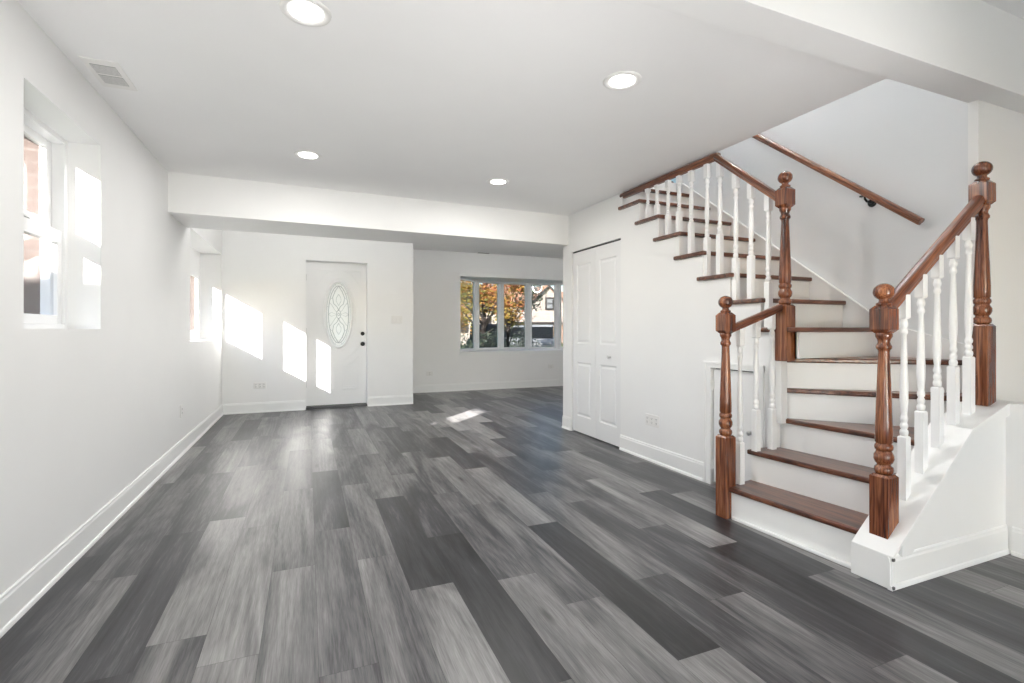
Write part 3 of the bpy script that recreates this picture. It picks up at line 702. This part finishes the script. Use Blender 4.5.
# ------------------------------------------------------------------ left wall windows
def quadframe(mb, y0, y1, z0, z1, x0, x1, w, wb=None, wt=None):
    wb = wb or w; wt = wt or w
    mb.box(x0, x1, y0, y0+w, z0, z1); mb.box(x0, x1, y1-w, y1, z0, z1)
    mb.box(x0, x1, y0+w, y1-w, z0, z0+wb); mb.box(x0, x1, y0+w, y1-w, z1-wt, z1); return mb
w1 = empty('window_1', (-1.22, NW[0], NW[2]), label='near left double-hung window in a deep white recess', cat='window', kind='structure')
def wp(mb, name, m, par, bevel=0, **k):
    o = mb.build(name, m, par, bevel, **k); l_ = par.location; o.matrix_parent_inverse = Matrix.Translation(-Vector(l_)); return o
wp(quadframe(MB(), NW[0]-.005, NW[1]+.003, NW[2]-.01, NW[3]+.01, -1.32, -1.215, .038), 'window_frame', M['vinyl'], w1, .003)
us = wp(quadframe(MB(), NW[0]+.034, NW[1]-.036, 1.668, NW[3]-.028, -1.300, -1.270, .060, .058, .040), 'upper_sash', M['vinyl'], w1, .003)
ls = wp(quadframe(MB(), NW[0]+.034, NW[1]-.036, NW[2]+.028, 1.672, -1.262, -1.228, .050, .045, .068), 'lower_sash', M['vinyl'], w1, .003)
wp(MB().box(-1.287, -1.283, NW[0]+.08, NW[1]-.08, 1.70, NW[3]-.06), 'glass_pane', M['glass'], w1)
wp(MB().box(-1.247, -1.243, NW[0]+.07, NW[1]-.07, NW[2]+.06, 1.62), 'glass_pane', M['glass'], w1)
wp(MB().box(-1.235, -1.222, 2.98, 3.06, 1.672, 1.690), 'sash_lock', M['vinyl'], w1, .003)
w2 = empty('window_2', (-1.22, FW[0], FW[2]), label='far left window recess lit by the sun beside the entry', cat='window', kind='structure')
mb = MB()
PN = ((6.10, 6.62, 1.08, 1.86), (6.87, 7.45, 1.14, 1.81))
holes_wall(mb, FW[0]-.01, FW[1]+.01, FW[2]-.01, FW[3]+.01, PN, -1.345, -1.315)
wp(mb, 'window_frame', M['vinyl'], w2, .002)
for a, b_, c, d in PN: wp(MB().box(-1.332, -1.328, a, b_, c, d), 'glass_pane', M['glass'], w2)

# ------------------------------------------------------------------ bow window
w3 = empty('window_3', (2.62, 9.13, BZ0), label='white five-pane bow window looking out on an autumn tree', cat='window', kind='structure')
joints = [(2.62, 9.15)]
for k in range(5):
    a = math.radians(18*(2-k)); joints.append((joints[-1][0]+.64*math.cos(a), joints[-1][1]+.64*math.sin(a)))
for nm, z0, z1 in (('seat_board', BZ0-.02, BZ0+.03), ('head_board', BZ1-.03, BZ1+.02)):
    poly = [(BX0, YB-.01)]+[(x, y+.06) for x, y in joints]+[(BX1, YB-.01)]
    wp(MB().prism(poly, z0, z1), nm, M['trim'], w3, .003)
wp(MB().prism([(BX0, YB-.01), (BX0+.02, YB-.01), (joints[0][0]+.02, joints[0][1]+.05), (joints[0][0], joints[0][1]+.05)], BZ0, BZ1), 'side_jamb', M['trim'], w3)
wp(MB().prism([(BX1, YB-.01), (BX1-.02, YB-.01), (joints[5][0]-.02, joints[5][1]+.05), (joints[5][0], joints[5][1]+.05)], BZ0, BZ1), 'side_jamb', M['trim'], w3)
for k in range(5):
    (x0, y0), (x1, y1) = joints[k], joints[k+1]; a = math.atan2(y1-y0, x1-x0); L = .64
    mb = MB(); e = .055; zz0, zz1 = BZ0+.03, BZ1-.03
    mb.box(0, e, -.03, .04, zz0, zz1).box(L-e, L, -.03, .04, zz0, zz1).box(e, L-e, -.03, .04, zz0, zz0+.045).box(e, L-e, -.03, .04, zz1-.045, zz1)
    mb.box(e, e+.02, -.015, .03, zz0+.045, zz1-.045).box(L-e-.02, L-e, -.015, .03, zz0+.045, zz1-.045)
    o = mb.build('sash', M['vinyl'], w3, .003); o.matrix_local = Matrix.Translation((x0-2.62, y0-9.13, -BZ0)) @ Matrix.Rotation(a, 4, 'Z')
    q = MB().box(e, L-e, .006, .010, zz0+.04, zz1-.04).build('glass_pane', M['dimglass'], o)
    if k in (1, 3): MB().box(L/2-.05, L/2+.05, -.05, -.03, zz0+.01, zz0+.03).build('crank', M['vinyl'], o, .004)
for k in range(1, 5):
    x, y = joints[k]
    wp(MB().loft([(BZ0+.03, .036), (BZ1-.03, .036)], 8, x, y+.002, PI/8, False), 'mullion', M['vinyl'], w3)

# ------------------------------------------------------------------ ceiling lights
POW = 9
def downlight(x, y, label, z=2.45, power=POW, group='recessed ceiling lights'):
    t = empty('ceiling_light', (x, y, z), label=label, cat='ceiling light', group=group)
    mb = MB(); n = 40
    prof = [(.100, 0), (.098, -.005), (.088, -.007), (.072, -.004), (.066, .012), (.066, .018)]
    R = [[mb.b.verts.new((r*math.cos(2*PI*i/n), r*math.sin(2*PI*i/n), z_)) for i in range(n)] for r, z_ in prof]
    for a, c in zip(R, R[1:]):
        for i in range(n):
            f = mb.b.faces.new((a[i], a[(i+1) % n], c[(i+1) % n], c[i])); f.smooth = True
    mb.build('trim_ring', M['plastic'], t)
    MB().loft([(-.0035, .0655), (-.0025, .066)], n).build('lens', M['lens'], t, label='glowing lens')
    ld = bpy.data.lights.new('downlight', 'AREA'); ld.shape = 'DISK'; ld.size = .12; ld.energy = power; ld.color = (1, .985, .96)
    lo = bpy.data.objects.new('downlight', ld); COL.objects.link(lo); lo.parent = t; lo.location = (0, 0, -.012)
    return t
downlight(-.008, 2.205, 'round recessed ceiling light nearest the top edge, left of centre')
downlight(1.527, 2.185, 'round recessed ceiling light on the ceiling nearest the stairs')
downlight(.0, 4.01, 'round recessed ceiling light on the left, close to the beam')
downlight(1.553, 4.09, 'small round recessed ceiling light farthest back near the beam')

# unseen fill lamps added to brighten the rooms: globes on the ceiling behind the beam, in the front room, upstairs, and on the floor behind the camera
def globe(x, y, z, power, label, cord=0, r=.14, cat='fill lamp'):
    t = empty('fill_globe_lamp', (x, y, z), label=label, cat=cat)
    MB().loft([(r*math.sin(a), max(.004, r*math.cos(a))) for a in [(-88+11*i)*PI/180 for i in range(17)]], 28).build('shade', M['globe'], t)
    MB().loft([(r-.01, .03), (r+.03, .025)], 20).build('cap', M['nickel'], t)
    if cord: MB().loft([(r+.02, .004), (r+cord, .004)], 8).build('cord', M['black'], t)
    ld = bpy.data.lights.new('fill_globe_light', 'POINT'); ld.energy = power; ld.shadow_soft_size = r+.01; ld.color = (1, .985, .965)
    lo = bpy.data.objects.new('fill_globe_light', ld); COL.objects.link(lo); lo.parent = t
    for c in t.children:
        if c.type == 'MESH' and c.name.startswith('shade'): pass
    return t

# ------------------------------------------------------------------ ceiling vent, wall plates
v = empty('ceiling_vent', (-.937, 3.13, 2.45), label='small white ceiling air vent near the left wall', cat='vent')
mb = MB(); mb.box(-.078, .078, -.155, .155, -.006, .0); mb.build('frame', M['plastic'], v, .003)
for a, b_ in ((-.105, -.008), (.008, .105)):
    MB().box(-.052, .052, a, b_, -.0075, -.0055).build('grille', M['ventdark'], v, label='grey louvred grille')
    mb = MB()
    for i in range(8):
        y = a+(i+.5)*(b_-a)/8; mb.box(-.052, .052, y-.0016, y+.0016, -.009, -.0074)
    mb.build('louvres', M['plastic'], v)
vb = empty('ceiling_vent', (3.07, 8.86, 2.60), label='tiny dark ceiling vent above the bow window', cat='vent')
MB().box(-.13, .13, -.05, .05, -.006, 0).build('frame', M['plastic'], vb, .002)
MB().box(-.11, .11, -.035, .035, -.008, -.0055).build('grille', M['slot'], vb, label='dark grille')

def plate(name, loc, rz, w, h, label, cat, kind, group=None):
    """wall plate facing local -y"""
    t = empty(name, loc, rz, label=label, cat=cat, group=group)
    MB().box(-w/2, w/2, -.007, 0, -h/2, h/2).build('cover_plate', M['plastic'], t, .003)
    n = max(1, round(w/.055)) if kind != 'one' else 1
    for i in range(n):
        x = (i-(n-1)/2)*w/n
        if kind == 'switch':
            r = MB().box(x-.012, x+.012, -.011, -.006, -.033, .033).build('rocker', M['plastic'], t, .002)
        else:
            rec = MB().box(x-.016, x+.016, -.0095, -.006, -.030, .030).build('receptacle', M['plastic'], t, .003)
            q = MB()
            for dz in (-.017, .017):
                q.box(x-.008, x-.0055, -.0101, -.009, dz-.004, dz+.006); q.box(x+.0055, x+.008, -.0101, -.009, dz-.004, dz+.006); q.box(x-.0025, x+.0025, -.0101, -.009, dz-.011, dz-.007)
            q.build('slots', M['slot'], rec)
    return t
plate('electrical_outlet', (XL, 5.32, .402), PI/2, .072, .115, 'single white outlet low on the left wall', 'outlet', 'one')
plate('electrical_outlet', (-.613, YW, .375), 0, .155, .085, 'double white outlet left of the front door', 'outlet', 'outlet')
plate('light_switch', (1.255, YW, 1.30), 0, .165, .115, 'three-gang white switch plate right of the front door', 'switch', 'switch')
plate('electrical_outlet', (XC, 3.502, .356), -PI/2, .18, .10, 'double white outlet on the wall under the stairs', 'outlet', 'outlet')
plate('electrical_outlet', (2.06, YB, .345), 0, .12, .08, 'small outlet at the left below the bow window', 'outlet', 'one')
plate('electrical_outlet', (4.54, YB, .41), 0, .12, .08, 'small outlet at the right below the bow window', 'outlet', 'one')

# ------------------------------------------------------------------ added fill lamps out of view
def fill_floor_lamp(x, y, power, label):  # unseen lamp added to light walls and ceiling from behind the camera
    t = globe(x, y, .62, power, label, r=.2, cat='floor lamp'); t.name = 'fill_floor_lamp'
    MB().loft([(-.62, .17), (-.60, .17), (-.585, .02), (-.17, .015)], 24).build('base', M['black'], t)
fill_floor_lamp(-.2, -.9, 300, 'added globe fill lamp on the left behind the camera')
fill_floor_lamp(2.3, -.9, 300, 'added globe fill lamp on the right behind the camera')
fill_floor_lamp(1.1, -2.6, 330, 'added globe fill lamp near the rear opening')
def flood(x, y, aim, power, label, size=70):  # unseen spotlight added to brighten the ceiling
    t = empty('fill_spotlight', (x, y, 0), label=label, cat='spotlight')
    d = (Vector(aim)-Vector((x, y, .3))).normalized(); q = d.to_track_quat('-Z', 'Y')
    MB().loft([(0, .14), (.02, .14), (.025, .015), (.26, .015)], 20).build('stand', M['black'], t)
    h = MB().loft([(-.0, .085), (.10, .06), (.14, .03)], 24).build('lamp_head', M['black'], t, loc=(0, 0, .3)); h.rotation_euler = q.to_euler()
    ld = bpy.data.lights.new('spot', 'SPOT'); ld.energy = power; ld.spot_size = math.radians(size); ld.spot_blend = 1; ld.shadow_soft_size = .06; ld.color = (1, .985, .96)
    lo = bpy.data.objects.new('spot', ld); COL.objects.link(lo); lo.parent = t; lo.location = Vector((0, 0, .3))+d*.03; lo.rotation_euler = q.to_euler()
flood(.1, -.7, (.1, 2.7, 2.45), 160, 'small added fill spotlight behind the camera turned up to the left of the ceiling', 60)
flood(2.0, -.7, (1.6, 2.5, 2.45), 130, 'small added fill spotlight behind the camera turned up to the right of the ceiling', 60)
globe(.2, 5.95, 2.46, 110, 'added globe fill lamp in the entry behind the beam', r=.12)
globe(3.9, 6.1, 2.35, 290, 'added globe fill lamp in the bow window room', cord=.13, r=.12)
globe(3.2, 3.0, 4.6, 700, 'added globe fill lamp above the stairwell', cord=.45, r=.15)

# ------------------------------------------------------------------ outdoors
GZ = -.3
def P(px, z, Z=GZ):
    """point at picture column px, depth z"""
    th = math.atan(204/495); r = (px-512)/495*z
    return (z*math.sin(th)+r*math.cos(th), z*math.cos(th)-r*math.sin(th), Z)
mb = MB(); mb.box(-40, 90, 9.75, 120, GZ-.2, GZ); mb.box(-40, -1.46, -30, 9.75, GZ-.2, GZ); mb.box(-1.46, 90, -30, -4.4, GZ-.2, GZ); mb.box(6.1, 90, -4.4, 9.75, GZ-.2, GZ)
struct(mb, 'ground', M['grass'], 'lawn outside')
struct(MB().box(-40, 90, 22, 31, GZ, GZ+.02), 'street', M['asphalt'], 'asphalt street in front of the house')
struct(MB().box(-40, 90, 18.5, 20, GZ, GZ+.03), 'sidewalk', M['concrete'], 'concrete sidewalk in front of the house')
struct(MB().box(-6, 6, -9, -4.4, GZ, GZ+.05), 'patio', M['concrete'], 'concrete patio behind the house')

def leafmesh(name, m, parent, n, fn, size, seed):
    rd = random.Random(seed); bm = bmesh.new(); tl = bm.faces.layers.float.new('tone')
    for i in range(n):
        c, tone = fn(rd); c = Vector(c); s = size*rd.uniform(.6, 1.3)
        u = Vector((rd.gauss(0, 1), rd.gauss(0, 1), rd.gauss(0, 1))).normalized(); w = u.orthogonal().normalized()
        v = [bm.verts.new(c+u*s), bm.verts.new(c+w*s*.55), bm.verts.new(c-u*s), bm.verts.new(c-w*s*.55)]
        f = bm.faces.new(v); f[tl] = min(1, max(0, tone))
    me = bpy.data.meshes.new(name); bm.to_mesh(me); bm.free(); me.materials.append(m)
    o = bpy.data.objects.new(name, me); COL.objects.link(o); o.parent = parent; return o
def tree(loc, h0, crown_c, crown_r, n, label, seed, m, size, tonef, trunk=.11):
    t = empty('autumn_tree' if m is M['leaf'] else 'evergreen_tree', loc, label=label, cat='tree')
    rd = random.Random(seed); mb = MB()
    mb.tube([(0, 0, 0), (.03, .02, h0*.5), (0, .03, h0), (.05, 0, crown_c[2])], trunk, 10, .5)
    for i in range(9):
        a = i*2.4; z = h0*(.75+.06*i); L = crown_r[0]*.8
        mb.tube([(0, .02, z), (L*.4*math.cos(a), L*.4*math.sin(a), z+.35), (L*math.cos(a), L*math.sin(a), z+.9)], trunk*.4, 6, .25)
    mb.build('trunk', M['bark'], t)
    clumps = []
    for i in range(38):
        while True:
            p = [rd.uniform(-1, 1) for _ in range(3)]
            if sum(q*q for q in p) < 1: break
        clumps.append(([crown_c[k]+p[k]*crown_r[k] for k in range(3)], rd.random()))
    def fn(r):
        c, tn = r.choice(clumps); rad = .32*crown_r[0]
        p = [c[k]+r.gauss(0, rad*.55) for k in range(3)]
        return p, tonef(p, r)*.6+.4*tn*1.0
    leafmesh('foliage', m, t, n, fn, size, seed+1)
    return t
p = P(484, 16)
tree(p, 1.6, (0, 0, 3.2), (1.15, 1.3, 1.35), 6500, 'orange and yellow autumn tree outside the bow window', 11, M['leaf'], .052,
     lambda q, r: .50+.22*q[0]+.12*(q[2]-2.4)+r.gauss(0, .22))
p = P(508, 13)
tree(p, 1.3, (0, 0, 2.2), (.45, .55, .65), 1500, 'red-tipped branch crown outside, right of the big autumn tree', 31, M['leaf'], .05, lambda q, r: .55+.2*(q[2]-2.3)+r.gauss(0, .25), .05)
p = P(452, 19.5)
tree(p, 1.6, (0, 0, 3.0), (1.1, 1.3, 1.5), 3500, 'yellow autumn tree behind the left pane of the bow window', 41, M['leaf'], .055, lambda q, r: .35+r.gauss(0, .15), .09)
p = P(526, 40)
tree(p, 2.5, (0, 0, 4.3), (1.3, 1.3, 1.3), 900, 'dark tree beside the roof of the house across the street', 51, M['darkleaf'], .16, lambda q, r: r.random()*.8, .12)

# house across the street
hx, hy, _ = P(548, 54)
hs_ = empty('house', (hx, hy, GZ), label='cream house with orange-brown roof and brick ground floor across the street', cat='house')
MB().prism([(-2.1, 2.2), (2.1, 2.2), (2.1, 4.3), (0, 6.15), (-2.1, 4.3)], 0, 5, 'y').build('gable_wall', M['siding'], hs_)
MB().box(-4.2, 6.5, 1.2, 8, 2.2, 4.6).build('upper_wall', M['siding'], hs_)
MB().prism([(-.2+1.0, 4.45), (4.6, 6.1), (8.2, 4.45)], -4.5, 6.8, 'x').build('roof', M['roof'], hs_)
mb = MB()
for s in (-1, 1): mb.prism([(0, 6.15), (s*2.35, 4.08), (s*2.35, 4.28), (0, 6.36)], -.25, 4.6, 'y')
mb.build('roof', M['roof'], hs_)
mb = MB()
for s in (-1, 1): mb.prism([(0, 6.12), (s*2.37, 4.03), (s*2.37, 4.24), (0, 6.37)], -.30, -.24, 'y')
mb.build('bargeboard', M['darkframe'], hs_)
wf = MB().box(-.35, .65, -.10, 0, 3.62, 5.0).build('window', M['darkframe'], hs_)
MB().box(-.18, .48, -.13, -.09, 3.8, 4.82).build('window_pane', M['carsilver'], wf)
MB().box(-.18, .48, -.15, -.12, 4.26, 4.34).build('window_rail', M['darkframe'], wf)
MB().box(-.15, 6.6, -.5, 3, 0, 2.15).build('brick_wall', M['redbrick'], hs_)
MB().box(-4.2, -.15, 0, 3, 0, 2.15).build('lower_wall', M['siding'], hs_)
MB().box(-4.3, 6.8, -.75, 1.2, 2.1, 2.3).build('eave', M['darkframe'], hs_)
MB().box(-2.0, -1.0, -.08, 0, .8, 2.0).build('window', M['darkframe'], hs_)
hx, hy, _ = P(455, 48)
h2 = empty('house', (hx, hy, GZ), label='pale house behind the left side of the autumn tree', cat='house')
MB().box(-6, 4.5, 0, 8, 0, 3.6).build('wall', M['siding'], h2)
MB().prism([(-.6, 3.5), (4, 6.0), (8.6, 3.5)], -6.5, 5.0, 'x').build('roof', M['greyroof'], h2)
for x in (-3, 0.2, 2.6): MB().box(x, x+1.1, -.08, 0, 1.2, 2.6).build('window', M['darkframe'], h2)

def car(px, z, rz, m, label):
    t = empty('car', P(px, z, GZ+.02), rz, label=label, cat='car')
    body = [(-2.2, .35), (-2.25, .75), (-2.1, .98), (-1.35, 1.04), (1.1, 1.04), (2.05, .90), (2.22, .62), (2.2, .35)]
    MB().prism(body, -.86, .86, 'y').build('body', m, t, .06, segs=3)
    MB().prism([(-1.9, 1.0), (-1.45, 1.62), (.25, 1.66), (1.2, 1.02)], -.74, .74, 'y').build('cabin', M['carglass'], t, .05)
    MB().prism([(-1.5, 1.58), (-1.38, 1.69), (.2, 1.71), (.38, 1.58)], -.72, .72, 'y').build('roof_panel', m, t, .03)
    for x in (-1.35, 1.4):
        for y in (-.86, .70):
            MB().loft([(0, .28), (.02, .33), (.14, .33), (.16, .28)], 24, M4=Matrix.Translation((x, y+.16, .33)) @ Matrix.Rotation(PI/2, 4, 'X')).build('wheel', M['tyre'], t)
    return t
car(487, 24.0, PI/2-.36, M['cardark'], 'dark car parked outside behind the second bow window pane')
car(512, 31, PI/2-.39, M['cargrey'], 'grey car parked outside behind the middle bow window pane')
car(540, 26.5, PI/2-.5, M['carsilver'], 'silver car parked in front of the cream house')

def arching(px, z, h, n, label, seed):
    t = empty('shrub', P(px, z), label=label, cat='shrub'); rd = random.Random(seed)
    bm = bmesh.new(); tl = bm.faces.layers.float.new('tone')
    for i in range(n):
        a = rd.uniform(0, 2*PI); L = rd.uniform(.5, 1)*h*.55; H = h*rd.uniform(.75, 1.05); tn = rd.random()
        prev = None; d = Vector((math.cos(a), math.sin(a), 0)); s = Vector((-d.y, d.x, 0))
        for k in range(7):
            u = k/6; c = d*(L*u)+Vector((0, 0, H*(1.55*u-u*u*.95)/.66*.66)); w = .035*(1-u)+.006
            cur = (bm.verts.new(c+s*w), bm.verts.new(c-s*w))
            if prev: f = bm.faces.new((prev[0], prev[1], cur[1], cur[0])); f[tl] = tn
            prev = cur
    me = bpy.data.meshes.new('foliage'); bm.to_mesh(me); bm.free(); me.materials.append(M['darkleaf'])
    o = bpy.data.objects.new('foliage', me); COL.objects.link(o); o.parent = t
    MB().tube([(0, 0, 0), (.01, 0, .15), (0, .01, h*.3)], .05, 8, .6).build('stem', M['bark'], t)
arching(511, 10.9, 1.40, 90, 'dark arching shrub outside below the middle pane', 3)
arching(541, 11.6, 1.40, 90, 'dark arching shrub outside below the pane with the house', 4)
arching(462, 12.3, 1.15, 70, 'dark arching shrub outside below the left pane', 5)
def bush(px, z, r, h, n, label, seed):
    t = empty('bush', P(px, z), label=label, cat='bush')
    def fn(rd):
        a = rd.uniform(0, 2*PI); q = math.sqrt(rd.random()); zz = rd.random()
        return ((r*q*math.cos(a), r*q*math.sin(a), h*zz*(1-.35*q*q)+rd.gauss(0, .04)), rd.random()*.8)
    leafmesh('foliage', M['darkleaf'], t, n, fn, .05, seed)
    MB().tube([(0, 0, 0), (.02, 0, h*.4), (0, .02, h*.8)], .04, 8, .4).build('stem', M['bark'], t)
bush(490, 13.6, .55, 1.45, 1800, 'dark leafy bush outside below the second pane', 21)
bush(455, 14.5, .8, 1.35, 1500, 'dark leafy bush outside at the left edge of the bow window', 22)
bush(523, 15.5, .6, 1.45, 1500, 'dark leafy bush outside between the middle pane and the house', 23)

# house next door whose corner shades the near left window from the low sun
nb = empty('house', (-7.5, -3.0, GZ), label='neighbouring brick house past the left wall, out of view', cat='house')
top = 1.42+(3.43+3.0)*.572-GZ
MB().box(-5.5, 3.6, -9, -.0, 0, top-.12).build('wall', M['brick'], nb)
MB().box(-5.7, 3.8, -9.2, 0.0, top-.12, top).build('roof', M['greyroof'], nb)
